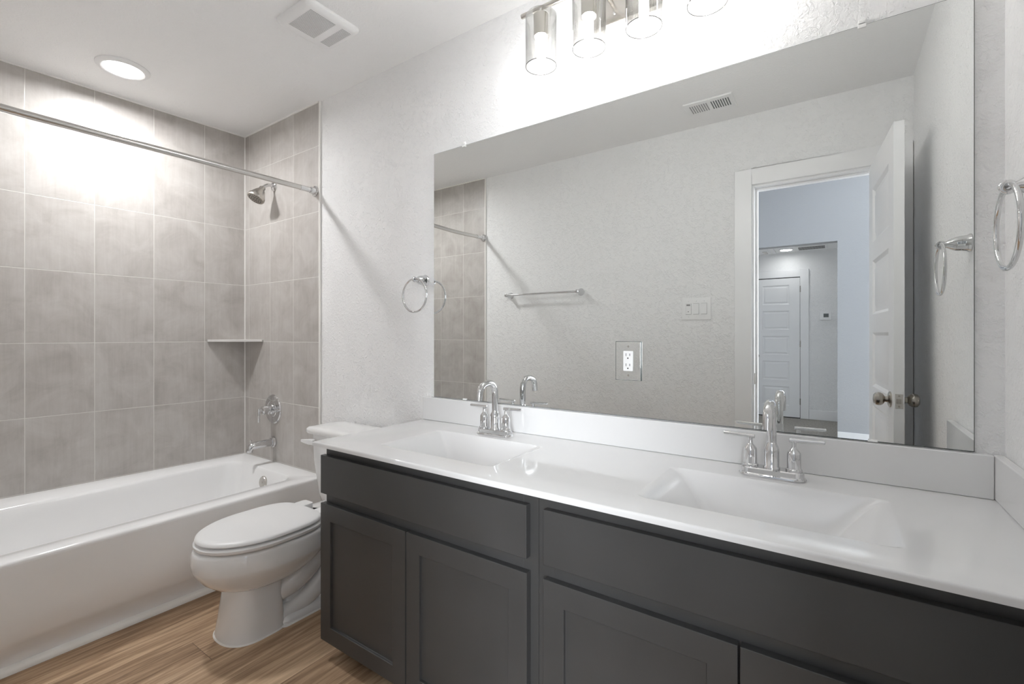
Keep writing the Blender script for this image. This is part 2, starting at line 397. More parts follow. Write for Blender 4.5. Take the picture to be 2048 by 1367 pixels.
# baseboards
for nm, b in (('baseboard_back', (-2.28, DX0 - .106, -D, -D + .013)), ('baseboard_right', (XR - .013, XR, -D + .019, -.56)), ('baseboard_front', (-2.27, -1.54, -.013, 0))):
    bm = nbm(); box(bm, *b, 0, .085); struct(nm, bm, M['trim'], 'white painted baseboard, ' + nm.split('_')[1] + ' wall', bevel=.003)

# ------------------------------------------------------------------ bedroom and hall beyond the doorway
bm = nbm(); box(bm, -2.4, 2.75, -6.4, -D, -.05, -.002); struct('floor', bm, M['carpet'], 'greige carpet beyond the doorway', smooth=False)
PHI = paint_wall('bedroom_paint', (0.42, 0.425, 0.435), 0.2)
BED = paint_wall('bedroom_bounce_damper', (0.24, 0.26, 0.29), 0.2)  # invented dark coat for unseen walls, damps bounce onto the seen wall
Y1, Y2, HH = -4.5, -6.1, 2.318
bm = nbm(); box(bm, -2.4, 2.7, Y1 - .12, -D - WB, 3.05, 3.1); struct('ceiling', bm, M['ceiling'], 'high bedroom ceiling out of view', smooth=False)
bm = nbm(); box(bm, -2.4, -2.3, Y1, -D - WB, 0, 3.05); struct('wall_left', bm, BED, 'bedroom wall on the left, out of view', smooth=False)
bm = nbm()
box(bm, 2.5, 2.6, Y1, -D - WB, 0, .85); box(bm, 2.5, 2.6, Y1, -D - WB, 2.35, 3.05); box(bm, 2.5, 2.6, Y1, -3.02, .85, 2.35); box(bm, 2.5, 2.6, -1.74, -D - WB, .85, 2.35)
struct('wall_right', bm, BED, 'bedroom wall with the added window, out of view', smooth=False)
bm = nbm(); box(bm, -2.3, 2.5, -D - WB, -D - WB + .02, H + .0605, 3.05); struct('wall_front', bm, BED, 'bedroom wall above the bathroom doorway', smooth=False)
bm = nbm(); box(bm, XR + .1002, 2.5, -D - WB, -D - WB + .05, 0, H + .06); struct('wall_front', bm, BED, 'bedroom wall right of the bathroom', smooth=False)
bm = nbm()  # added unseen window, gives the side fill light an opening
for b in ((2.52, 2.58, -3.02, -2.98, .85, 2.35), (2.52, 2.58, -1.78, -1.74, .85, 2.35), (2.52, 2.58, -2.98, -1.78, .85, .89), (2.52, 2.58, -2.98, -1.78, 2.31, 2.35), (2.53, 2.57, -2.98, -1.78, 1.59, 1.61)): box(bm, *b)
struct('window_added_1', bm, M['trim'], 'white frame of an added bedroom window, out of view', smooth=False)
bm = nbm()
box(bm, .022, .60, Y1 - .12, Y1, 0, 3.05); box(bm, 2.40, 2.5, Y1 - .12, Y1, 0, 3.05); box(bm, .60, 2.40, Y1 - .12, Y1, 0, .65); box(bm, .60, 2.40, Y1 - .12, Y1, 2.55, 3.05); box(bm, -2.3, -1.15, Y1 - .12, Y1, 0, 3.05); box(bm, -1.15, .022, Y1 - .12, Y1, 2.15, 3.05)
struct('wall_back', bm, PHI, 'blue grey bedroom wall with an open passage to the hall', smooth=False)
bm = nbm(); box(bm, .0225, 2.5, Y1, Y1 + .014, 0, .14); struct('baseboard_back', bm, M['trim'], 'white baseboard beside the passage, seen in the mirror', bevel=.003)
bm = nbm(); box(bm, -1.3, .35, Y2 - .1, Y2, 0, HH); struct('wall_back', bm, M['wall'], 'hall end wall with the closed panel door', smooth=False)
bm = nbm(); box(bm, -1.3, -1.2, Y2, Y1 - .12, 0, HH); struct('wall_left', bm, M['wall'], 'left side wall of the hall', smooth=False)
bm = nbm(); box(bm, .20, .30, Y2, Y1 - .12, 0, HH); struct('wall_right', bm, M['wall'], 'right side wall of the hall', smooth=False)
bm = nbm(); box(bm, -1.3, .35, Y2 - .1, Y1 - .1202, HH, HH + .05); struct('ceiling', bm, M['ceiling'], 'low hall ceiling with attic hatch', smooth=False)
bm = nbm(); box(bm, -.292, .20, Y2, Y2 + .014, 0, .13); struct('baseboard_hall', bm, M['trim'], 'white baseboard right of the hall door', bevel=.003)
bm = nbm(); hx0, hx1, hz = -.985, -.400, 1.955
box(bm, hx1 + .006, hx1 + .106, Y2, Y2 + .018, 0, hz + .11); box(bm, hx0 - .106, hx0 - .006, Y2, Y2 + .018, 0, hz + .11); box(bm, hx0 - .006, hx1 + .006, Y2, Y2 + .018, hz + .010, hz + .11)
struct('trim_7', bm, M['trim'], 'white casing round the closed hall door', bevel=.003)
bm = nbm(); box(bm, hx0 - .006, hx1 + .006, Y2, Y2 + .003, 0, hz + .010); struct('trim_8', bm, M['dark'], 'dark gap round the closed hall door', smooth=False)
bm = nbm()  # added unseen window, frames the fill light aimed at the doorway
for b in ((.60, .64, -4.59, -4.53, .65, 2.55), (2.36, 2.40, -4.59, -4.53, .65, 2.55), (.64, 2.36, -4.59, -4.53, .65, .69), (.64, 2.36, -4.59, -4.53, 2.51, 2.55), (.64, 2.36, -4.57, -4.55, 1.59, 1.61)): box(bm, *b)
struct('window_added_2', bm, M['trim'], 'white frame of an added fill window in the far wall, out of view', smooth=False)
# hall door, five panels, faces +y
hd = bpy.data.objects.new('door_2', None); C.objects.link(hd); hd['kind'] = 'structure'; hd.location = (hx1, Y2 + .016, .012); hd.rotation_euler = (0, 0, pi)
w_, h_ = hx1 - hx0, hz - .014
pz = [(1.575, 1.845), (1.22, 1.485), (.865, 1.13), (.51, .775), (.155, .42)]
bm = nbm(); panelled(bm, w_, h_, .012, [(.125, w_ - .125, a, b) for a, b in pz], .007, .010, .014, .012, both=False)
link('door_leaf', bm, M['door'], hd, smooth=False)
bm = nbm(); lathe(bm, [(.031, 0), (.031, .006), (.014, .012), (.012, .034), (.024, .042), (.029, .056), (.024, .070), (.010, .076)], (w_ - .055, 0, .845), (0, -1, 0), 24); link('doorknob', bm, M['oldnickel'], hd)
for z in (.18, .98, 1.74):
    bm = nbm(); lathe(bm, [(.006, 0), (.006, .085)], (-.004, -.002, z), (0, 0, 1), 12); link('hinge', bm, M['oldnickel'], hd)
# hall things
def ceiling_light(name, label, loc, mat, ro, ri, watts, spread, group=None):
    t = thing(name, label, 'ceiling light', loc, group=group)
    bm = nbm(); lathe(bm, [(ro, 0), (ro, -.004), (ro - .006, -.009), (ri + .006, -.014), (ri, -.011), (ri, -.002)], n=56, cap1=False); link('trim_ring', bm, M['plastic'], t)
    bm = nbm(); lathe(bm, [(ri - .0003, -.0035), (ri - .001, -.0095), (ri * .6, -.0115), (ri * .2, -.012)], n=56); link('lens', bm, mat, t)
    a = bpy.data.lights.new('downlight_lamp', 'AREA'); a.shape = 'DISK'; a.size = 2 * ri - .004; a.energy = watts; a.color = LENS_COL; a.spread = R(spread)
    ao = bpy.data.objects.new('downlight_lamp', a); C.objects.link(ao); ao.parent = t; ao.location = (0, 0, -.0145)
    return t
ceiling_light('recessed_light', 'lit round recessed light above the bathtub', (-2.822, -.735, H), M["lens"], .105, .078, LENS, 172)
ceiling_light('recessed_light', 'small lit round hall light seen through the doorway in the mirror', (-.545, -5.82, HH), M['hall_lens'], .088, .07, HALL, 172)
t = thing('air_vent', 'dark slotted return vent on the hall ceiling, seen in the mirror', 'vent', (-.255, -5.81, HH))
bm = nbm(); slab(bm, -.175, .175, -.15, .15, -.012, 0, .008, .003); link('frame', bm, M['plastic'], t)
bm = nbm()
for i in range(22):
    for a, b in ((-.115, -.01), (.01, .115)): box(bm, -.145 + i * .0134, -.145 + i * .0134 + .0095, a, b, -.0135, -.0122)
link('slots', bm, M['dark'], t, smooth=False)
t = thing('attic_hatch', 'white pull-down attic hatch on the hall ceiling, seen in the mirror', 'hatch', (-.98, -5.42, HH))
bm = nbm(); box(bm, -.19, .30, -.60, .55, -.016, 0); link('trim_frame', bm, M['trim'], t, bevel=.003)
bm = nbm(); box(bm, -.13, .24, -.54, .49, -.024, -.0165); link('panel', bm, M['door'], t, bevel=.002)
for x in (-.04, .16):
    bm = nbm(); box(bm, x, x + .05, -.50, -.30, -.030, -.0245); link('hardware', bm, M['nickel'], t, smooth=False)
bm = nbm(); tube(bm, [(-.93, -5.95, HH - .031), (-.93, -5.95, HH - .3), (-.928, -5.95, 1.35)], .004, 8); sphere(bm, (-.928, -5.95, 1.345), .012)
pc = link('pull_cord', bm, M['plastic']); tag(pc, 'thin white pull cord hanging in front of the hall door, seen in the mirror', 'cord')
t = thing('thermostat', 'white wall thermostat with grey screen beside the hall door, seen in the mirror', 'thermostat', (-.105, Y2, 1.415), pi)
mrot = Matrix.Rotation(pi / 2, 4, 'X')
bm = nbm(); slab(bm, -.068, .068, -.055, .055, 0, .026, .008, .003, mat=mrot); link('housing', bm, M['plastic'], t)
bm = nbm(); box(bm, -.036, .022, -.0275, -.0262, -.020, .030); link('display', bm, M['screen'], t, smooth=False)

# ------------------------------------------------------------------ bathroom door, open against the right wall
LW, LT, LH = .615, .035, 2.0
ANG = math.atan2(.051, .644)
dr = bpy.data.objects.new('door_1', None); C.objects.link(dr); dr['kind'] = 'structure'
dr.location = (DX1 - .037, -D + .004, .010)
dr.rotation_euler = (0, 0, pi / 2 - ANG)    # leaf x runs along +y into the room; its y=0 face (local -y side) looks to +x
ps = [(1.600, 1.865), (1.245, 1.510), (.890, 1.155), (.535, .800), (.180, .445)]
bm = nbm(); panelled(bm, LW, LH, LT, [(.105, LW - .105, a, b) for a, b in ps], .010, .014, .016, .016)
link('door_leaf', bm, M['door'], dr, bevel=.0012)
KZ = .878
for sg, y in ((-1, 0), (1, LT)):
    bm = nbm(); lathe(bm, [(.033, 0), (.033, .004), (.028, .007), (.013, .010), (.0115, .018), (.015, .021), (.022, .025), (.0265, .033), (.0275, .041), (.0255, .050), (.018, .056), (.006, .058)], (LW - .062, y, KZ), (0, sg, 0), 36)
    link('doorknob', bm, M['oldnickel'], dr)
bm = nbm(); box(bm, LW, LW + .0015, LT / 2 - .0125, LT / 2 + .0125, KZ - .029, KZ + .029); link('latch_plate', bm, M['nickel'], dr, bevel=.0005)
bm = nbm(); box(bm, LW + .0015, LW + .010, LT / 2 - .006, LT / 2 + .007, KZ - .009, KZ + .009)
lathe(bm, [(.0035, 0), (.0035, .0012)], (LW + .0015, LT / 2, KZ + .021), (1, 0, 0), 10); lathe(bm, [(.0035, 0), (.0035, .0012)], (LW + .0015, LT / 2, KZ - .021), (1, 0, 0), 10)
link('latch', bm, M['oldnickel'], dr)
for z in (.22, 1.0, 1.78):
    bm = nbm(); lathe(bm, [(.0055, 0), (.0055, .085)], (-.004, -.004, z), (0, 0, 1), 12); link('hinge', bm, M['oldnickel'], dr)

# ------------------------------------------------------------------ bathtub
t = thing('bathtub', 'white alcove bathtub with a flat apron against the tiled walls', 'bathtub', (0, 0, 0))
bm = nbm(); RZ = .388
YF, YB = -D + .010, -.010
def outer(x1, z):
    p = rr(-4, x1, YF, YB, .0015, z, 7)
    for q in p:
        if q.x < -3.5: q.x = wl(q.y) + .0008
    return p
rings = [outer(-2.285, RZ - .016), outer(-2.2855, RZ - .010), outer(-2.288, RZ - .004), outer(-2.294, RZ),
         rr(-3.022, -2.382, -1.405, -.120, .075, RZ + .0005, 7), rr(-3.018, -2.390, -1.400, -.124, .075, RZ - .004, 7),
         rr(-3.013, -2.395, -1.395, -.130, .078, RZ - .016, 7), rr(-3.006, -2.402, -1.36, -.140, .085, RZ - .08, 7),
         rr(-2.985, -2.422, -1.24, -.175, .10, .14, 7), rr(-2.965, -2.442, -1.20, -.195, .10, .105, 7), rr(-2.90, -2.50, -1.12, -.26, .09, .088, 7)]
ring_bm(bm, rings, cap0=False)
prof = [(-2.285, RZ - .016), (-2.2855, RZ - .05), (-2.290, .20), (-2.293, .115), (-2.302, .095), (-2.320, .060), (-2.325, .030), (-2.325, 0.0)]
ring_bm(bm, [[Vector((x, y, z)) for x, z in prof] for y in (YF, YB)], cap0=False, cap1=False, closed=False)
link('basin', bm, M['tub'], t, angle=50)
bm = nbm()
prof = [(-2.324, 0), (-2.300, 0), (-2.3005, .006), (-2.304, .014), (-2.312, .020), (-2.324, .024)]
ring_bm(bm, [[Vector((x, y, z)) for x, z in prof] for y in (YF, YB)])
link('base_trim', bm, M['vinyl'], t)
bm = nbm(); lathe(bm, [(.034, -.002), (.034, .006), (.031, .010), (.010, .0115)], (-2.672, -.1395, .318), (0, -1, .12), 32); lathe(bm, [(.006, .011), (.006, .0125)], (-2.672, -.1395, .318), (0, -1, .12), 12)
link('overflow_plate', bm, M['nickel'], t)

# shower fittings
t = thing('shower_fixture', 'chrome shower head on a short bent arm high on the tiled wall', 'shower head', (-2.800, -.009, 2.055))
bm = nbm(); lathe(bm, [(.030, 0), (.030, .004), (.024, .010), (.012, .014)], d=(0, -1, 0)); link('wall_flange', bm, M['chrome'], t)
hd_ = Vector((0, -.50, -.866)); n0 = Vector((0, -.070, -.028))
bm = nbm(); tube(bm, smooth_path([(0, -.008, 0), (0, -.032, 0), (0, -.052, -.010), tuple(n0)], 6), .0095); link('shower_arm', bm, M['chrome'], t)
bm = nbm(); lathe(bm, [(.013, -.006), (.017, 0), (.017, .012), (.021, .018), (.026, .024), (.044, .062), (.047, .066), (.049, .080), (.047, .085), (.043, .086)], n0, hd_, 40); link('head_body', bm, M['nickel'], t)
bm = nbm(); lathe(bm, [(.043, .0862), (.043, .0875), (.002, .0878)], n0, hd_, 40); link('spray_face', bm, M['oldnickel'], t)
bm = nbm(); am = axis_mat(n0, hd_)
for rr_, cnt in ((.010, 6), (.021, 12), (.033, 18)):
    for i in range(cnt):
        p = am @ Vector((rr_ * cos(2 * pi * i / cnt), rr_ * sin(2 * pi * i / cnt), .0872)); lathe(bm, [(.0022, 0), (.0016, .003)], p, hd_, 8)
link('nozzles', bm, M['screen'], t)
t = thing('shower_valve', 'round chrome shower valve with a lever on the tiled wall', 'shower valve', (-2.808, -.009, .705))
bm = nbm(); lathe(bm, [(.088, 0), (.088, .003), (.083, .008), (.050, .012), (.048, .010), (.046, .012), (.034, .013)], d=(0, -1, 0), n=56); link('escutcheon', bm, M['chrome'], t)
bm = nbm(); lathe(bm, [(.030, .010), (.030, .022), (.022, .026), (.022, .044), (.026, .046), (.026, .066), (.020, .072), (.010, .074), (.008, .088)], d=(0, -1, 0)); link('valve_stem', bm, M['chrome'], t)
bm = nbm(); tube(bm, [(0, -.088, .012), (0, -.088, .006), (0, -.089, -.066), (0, -.089, -.070)], [.005, .0075, .0065, .004]); link('lever', bm, M['chrome'], t)
t = thing('tub_spout', 'chrome tub spout with a diverter knob below the shower valve', 'tub spout', (-2.800, -.009, .508))
bm = nbm(); lathe(bm, [(.032, 0), (.032, .010), (.027, .014), (.026, .022)], d=(0, -1, 0)); link('wall_flange', bm, M['chrome'], t)
bm = nbm(); tube(bm, [(0, -.012, 0), (0, -.10, -.001), (0, -.120, -.002), (0, -.134, -.005), (0, -.142, -.014), (0, -.145, -.028), (0, -.145, -.036)], [.0225, .0215, .021, .020, .019, .0175, .017], 24); link('spout_body', bm, M['chrome'], t)
bm = nbm(); lathe(bm, [(.003, 0), (.003, .016), (.006, .018), (.006, .024), (.003, .026)], (0, -.138, .008), (0, 0, 1), 14); link('diverter_knob', bm, M['chrome'], t)
# corner shelf
bm = nbm(); cx, cy = wl(0) + .001, -.010; pts = [(cx, cy)] + [(cx + .222 * cos(a), cy - .222 * sin(a)) for a in (0,)]
outl = [(cx, cy), (wl(-.228) + .001, -.228), (wl(-.228) + .009, -.228), (cx + .226, cy - .008), (cx + .226, cy)]
ring_bm(bm, [[Vector((x, y, z)) for x, y in outl] for z in (1.112, 1.126)])
cs = link('corner_shelf', bm, M['shelf'], bevel=.002, smooth=False); tag(cs, 'small triangular stone shelf in the tiled tub corner', 'shelf')
# shower rod
t = thing('shower_rod', 'straight satin metal shower curtain rod across the tub', 'shower rod', (-2.372, 0, 1.947))
bm = nbm(); tube(bm, smooth_path([(0, -.035, .003), (0, -.37, .001), (0, -.68, -.002), (0, -1.0, -.007), (0, -1.2, -.008), (0, -D + .035, .002)], 6), .0135, 24); link('rod', bm, M['steel_rod'], t)
bm = nbm(); tube(bm, [(0, -.030, .003), (0, -.10, .0025)], .0146, 24); link('end_sleeve', bm, M['chrome'], t)
bm = nbm(); tube(bm, [(0, -D + .10, .000), (0, -D + .030, .003)], .0146, 24); link('end_sleeve', bm, M['chrome'], t)
for y, s in ((-.009, -1), (-D + .009, 1)):
    bm = nbm(); lathe(bm, [(.029, 0), (.029, .005), (.020, .009), (.018, .032), (.016, .036)], (0, y, .003), (0, s, 0)); link('end_flange', bm, M['chrome'], t)

# ------------------------------------------------------------------ toilet
TX = -1.905
t = thing('toilet', 'white two-piece elongated toilet with closed lid between tub and vanity', 'toilet', (TX, 0, 0))
def egg(z, yf, yb, hw, n=2.0, nb=2.4, wf=0.52, N=56, hy=None):
    yc = yf + (yb - yf) * wf; out = []
    for i in range(N):
        a = 2 * pi * i / N; c, s = cos(a), sin(a)
        e = n if s < 0 else nb
        x = hw * math.copysign(abs(c) ** (2 / e), c); y = yc + ((yb - yc) if s > 0 else (yc - yf)) * math.copysign(abs(s) ** (2 / e), s)
        out.append(Vector((x, y, z)))
    return out
bm = nbm()
ring_bm(bm, [egg(.190, -.676, -.50, .094, 2.6, 5, .5), egg(.150, -.682, -.50, .100, 2.5, 5, .5), egg(.07, -.694, -.497, .109, 2.4, 5, .5), egg(.012, -.705, -.495, .1155, 2.3, 5, .5), egg(.003, -.707, -.494, .1165, 2.3, 5, .5)][::-1], cap1=False)
# bowl
ring_bm(bm, [egg(.186, -.668, -.43, .098, 2.2, 2.2, .5), egg(.190, -.690, -.40, .112, 2.1, 2.2, .5), egg(.205, -.722, -.365, .133), egg(.235, -.757, -.325, .160), egg(.268, -.780, -.29, .179), egg(.281, -.7865, -.275, .1855), egg(.290, -.790, -.27, .187),
            egg(.315, -.792, -.262, .186), egg(.345, -.789, -.255, .183), egg(.352, -.786, -.253, .181), egg(.357, -.781, -.252, .176)])
# rear deck, foot flange, trapway
ring_bm(bm, [rr(-.105, .105, -.33, -.035, .03, .22), rr(-.125, .125, -.34, -.030, .03, .30), rr(-.128, .128, -.34, -.028, .03, .350), rr(-.122, .122, -.334, -.034, .03, .357)])
ring_bm(bm, [rr(-.118, .118, -.52, -.16, .03, .002), rr(-.120, .120, -.52, -.158, .03, .016), rr(-.112, .112, -.51, -.166, .03, .028), rr(-.085, .085, -.50, -.18, .03, .042), rr(-.060, .060, -.48, -.19, .03, .10), rr(-.058, .058, -.46, -.12, .03, .23)])
for sx in (-1, 1):
    p1 = smooth_path([(sx * .030, -.26, .325), (sx * .050, -.285, .285), (sx * .062, -.335, .228), (sx * .064, -.400, .172), (sx * .058, -.460, .138), (sx * .050, -.53, .118)], 7)
    tube(bm, p1, [.050] * (len(p1) - 8) + [.048 - .001 * i for i in range(8)], 24)
    p2 = smooth_path([(sx * .040, -.12, .240), (sx * .056, -.200, .215), (sx * .064, -.262, .165), (sx * .070, -.330, .100), (sx * .074, -.410, .050), (sx * .066, -.53, .026)], 7)
    tube(bm, p2, [.056] * 8 + [.052] * 8 + [.046 - .0008 * i for i in range(len(p2) - 16)], 24)
link('bowl', bm, M['porcelain'], t, angle=50)
bm = nbm(); ring_bm(bm, [egg(.0005, -.711, -.49, .1205, 2.3, 5, .5), egg(.005, -.7085, -.49, .118, 2.3, 5, .5)]); ring_bm(bm, [rr(-.1245, .1245, -.53, -.154, .03, .0005), rr(-.1215, .1215, -.53, -.157, .03, .006)])
link('caulk_bead', bm, M['vinyl'], t)
for sx in (-1, 1):
    bm = nbm(); lathe(bm, [(.016, 0), (.0155, .010), (.011, .018), (.004, .021)], (sx * .094, -.335, .030), (0, 0, 1), 20); link('bolt_cap', bm, M['plastic'], t)
def seatsec(z, i, yb=-.335): return egg(z, -.783 + i, yb - i, .182 - i, 2.0, 3.6, .50)
bm = nbm(); ring_bm(bm, [seatsec(.3620, .010), seatsec(.3635, .004), seatsec(.368, .001), seatsec(.376, .001), seatsec(.3800, .007)]); link('seat', bm, M['plastic'], t, angle=50)
bm = nbm(); ring_bm(bm, [seatsec(.3860, .014), seatsec(.3875, .008), seatsec(.391, .0055), seatsec(.398, .008), seatsec(.4025, .016), seatsec(.4045, .035), seatsec(.406, .08), seatsec(.4065, .13)]); link('seat_lid', bm, M['plastic'], t, angle=50)
for sx in (-1, 1):
    bm = nbm(); slab(bm, sx * .072 - .034, sx * .072 + .034, -.350, -.290, .3575, .397, .012, .005); link('seat_hinge', bm, M['plastic'], t)
bm = nbm()
ring_bm(bm, [rr(-.150, .150, -.165, -.050, .04, .3375, 8), rr(-.178, .178, -.184, -.035, .045, .352, 8), rr(-.188, .188, -.190, -.032, .045, .385, 8), rr(-.204, .204, -.203, -.028, .04, .55, 8), rr(-.209, .209, -.206, -.028, .035, .672, 8)])
link('tank', bm, M['porcelain'], t, angle=50)
bm = nbm()
ring_bm(bm, [rr(-.216, .216, -.210, -.022, .035, .6725, 8), rr(-.228, .228, -.222, -.018, .035, .678, 8), rr(-.232, .232, -.226, -.017, .035, .688, 8), rr(-.230, .230, -.224, -.018, .035, .700, 8), rr(-.222, .222, -.217, -.022, .035, .7075, 8), rr(-.19, .19, -.195, -.04, .035, .711, 8), rr(-.12, .12, -.15, -.08, .03, .712, 8)])
link('tank_lid', bm, M['porcelain'], t, angle=50)
bm = nbm(); ring_bm(bm, [[Vector(p) for p in ((x, y0, z - h), (x, y0, z + h), (x, y1, z + h), (x, y1, z - h))] for x, y0, y1, z, h in ((-.150, -.2065, -.226, .638, .012), (-.182, -.2065, -.230, .638, .0125), (-.205, -.215, -.232, .638, .010), (-.243, -.222, -.232, .638, .006))])
link('flush_lever', bm, M['plastic'], t, bevel=.002)

# ------------------------------------------------------------------ vanity cabinets
YFF, YD = -.515, -.535
def vanity(name, x0, x1, doors, drawer, label, left_end):
    t = thing(name, label, 'cabinet', ((x0 + x1) / 2, 0, 0)); ox = (x0 + x1) / 2
    b = lambda bm, a, c, *r: box(bm, a - ox, c - ox, *r)
    bm = nbm(); Z0, Z1 = .070, .7585
    b(bm, x0, x0 + .016, YFF + .019, -.002, Z0, Z1); b(bm, x1 - .016, x1, YFF + .019, -.002, Z0, Z1)
    b(bm, x0 + .016, x1 - .016, -.012, -.002, Z0, Z1); b(bm, x0 + .016, x1 - .016, YFF + .019, -.012, Z0, Z0 + .016)
    link('carcass', bm, M['cabinet'], t, smooth=False)
    bm = nbm()
    b(bm, x0, x0 + .045, YFF, YFF + .019, Z0, Z1); b(bm, x1 - .045, x1, YFF, YFF + .019, Z0, Z1)
    b(bm, x0 + .045, x1 - .045, YFF, YFF + .019, Z1 - .05, Z1); b(bm, x0 + .045, x1 - .045, YFF, YFF + .019, .545, .60); b(bm, x0 + .045, x1 - .045, YFF, YFF + .019, Z0, Z0 + .04)
    b(bm, (x0 + x1) / 2 - .02, (x0 + x1) / 2 + .02, YFF + .001, YFF + .018, Z0 + .04, .545)
    link('face_frame', bm, M['cabinet'], t, bevel=.0008)
    bm = nbm(); b(bm, x0, x1, -.456, -.440, 0, Z0); link('toe_kick', bm, M['cabinet'], t, smooth=False)
    bm = nbm(); prof = [(-.4562, .0), (-.474, 0), (-.474, .008), (-.471, .016), (-.465, .022), (-.4562, .025)]
    ring_bm(bm, [[Vector((x - ox, y, z)) for y, z in prof] for x in (x0, x1)]); link('shoe_molding', bm, M['toe'], t)
    d0, d1, dz0, dz1 = drawer
    bm = nbm(); b(bm, d0, d1, YD, YFF - .0005, dz0, dz1); link('drawer_front', bm, M['cabinet'], t, bevel=.0016)
    for a, c, z0, z1 in doors:
        bm = nbm(); w, h = c - a, z1 - z0; s = .057
        panelled(bm, w, h, .0195, [(s, w - s, s, h - s)], .009, .0008, both=False)
        o = link('cabinet_door', bm, M['cabinet'], t, smooth=False, bevel=.0014); o.location = (a - ox, YD, z0)
    return t
vanity('vanity_cabinet', -1.512, -.6155, [(-1.518, -1.0805, .065, .553), (-1.0765, -.639, .065, .553)], (-1.518, -.640, .588, .724), 'charcoal vanity cabinet beside the toilet, under the farther sink', True)
vanity('vanity_cabinet', -.6145, .320, [(-.591, -.1545, .065, .553), (-.1505, .290, .065, .553)], (-.591, .290, .588, .724), 'charcoal vanity cabinet against the right wall, under the nearer sink', False)

# ------------------------------------------------------------------ countertop with two integral bowls
ZT, ZB = .775, .760
CX0, CX1, CYF = -1.532, .3205, -.558
SINKS = [(-1.302, -.808), (-.390, .106)]; SY0, SY1 = -.457, -.156
def smin(a, b, k=.28):
    h = max(k - abs(a - b), 0) / k; return min(a, b) - h * h * k * .25
def depth(x, y):
    for a, b in SINKS:
        if a <= x <= b and SY0 <= y <= SY1:
            ss = lambda v: v * v * (3 - 2 * v) if 0 < v < 1 else float(v >= 1)
            tx = smin(ss((x - a) / .155), ss((b - x) / .155), .2)
            ty = min(sin(pi / 2 * min(1, (SY1 - y) / .085)), sin(pi / 2 * min(1, (y - SY0) / .070)))
            g = max(0, smin(tx, ty, .30)) if min(tx, ty) > 0 else 0
            e = min(SY1 - y, y - SY0, x - a, b - x); g = g * min(1, e / .006) ** .5 if e < .006 else g
            return .118 * g
    return 0
rnd_ = [0, .0006, .0018, .0036, .0060]; rr0 = .0060
def dens(a, b, st):
    n = max(1, round((b - a) / st)); return [a + (b - a) * i / n for i in range(n + 1)]
def uniq(l):
    l = sorted(l); o = [l[0]]
    for v in l[1:]:
        if v - o[-1] > 1e-5: o.append(v)
    return o
xs = [CX0 + r for r in rnd_] + [CX1]
for a, b in SINKS: xs += dens(a, b, .0052) + [a + .0015, b - .0015, a + .003, b - .003]
xs = uniq(xs)
ys = uniq([CYF + r for r in rnd_] + dens(SY0, SY1, .0050) + [SY0 + .0015, SY1 - .0015, SY0 + .003, SY1 - .003] + [-.0005])
def edge_drop(x, y):
    z = 0
    for s in (x - CX0, y - CYF):
        if s < rr0: z = max(z, rr0 - math.sqrt(max(0, rr0 ** 2 - (rr0 - s) ** 2)))
    return z
top = nbm(); basins = [nbm(), nbm()]
def grid(bm, xs, ys):
    g = {}
    def V(i, j):
        if (i, j) not in g: g[i, j] = bm.verts.new((xs[i], ys[j], ZT - edge_drop(xs[i], ys[j]) - depth(xs[i], ys[j])))
        return g[i, j]
    return V
Vt = grid(top, xs, ys); Vb = [grid(b, xs, ys) for b in basins]
for i in range(len(xs) - 1):
    for j in range(len(ys) - 1):
        mx_, my_ = (xs[i] + xs[i + 1]) / 2, (ys[j] + ys[j + 1]) / 2; V = Vt; bmx = top
        for q, (a, b) in enumerate(SINKS):
            if a < mx_ < b and SY0 < my_ < SY1: V = Vb[q]; bmx = basins[q]
        bmx.faces.new((V(i, j), V(i + 1, j), V(i + 1, j + 1), V(i, j + 1)))
lo1 = [top.verts.new((x, CYF, ZB)) for x in xs]; lo2 = [top.verts.new((x, -.49, ZB)) for x in xs]
for i in range(len(xs) - 1):
    top.faces.new((Vt(i, 0), lo1[i], lo1[i + 1], Vt(i + 1, 0))); top.faces.new((lo1[i], lo2[i], lo2[i + 1], lo1[i + 1]))
ll = [top.verts.new((CX0, y, ZB)) for y in ys]; l3 = [top.verts.new((CX0 + .03, y, ZB)) for y in ys]
for j in range(len(ys) - 1):
    top.faces.new((Vt(0, j), Vt(0, j + 1), ll[j + 1], ll[j])); top.faces.new((ll[j], ll[j + 1], l3[j + 1], l3[j]))
ct = link('countertop', top, M['marble'], angle=60); tag(ct, 'long glossy white one-piece counter on the charcoal vanity', 'countertop')
for bb in basins: link('sink_basin', bb, M['marble'], ct, angle=75)
bm = nbm(); box(bm, CX0 + .004, CX1 - .020, -.020, -.0005, ZT + .0002, .8765); link('backsplash', bm, M['marble'], ct, bevel=.003)
bm = nbm(); box(bm, CX1 - .0198, CX1, CYF + .003, -.0005, ZT + .0002, .8768); link('side_splash', bm, M['marble'], ct, bevel=.003)

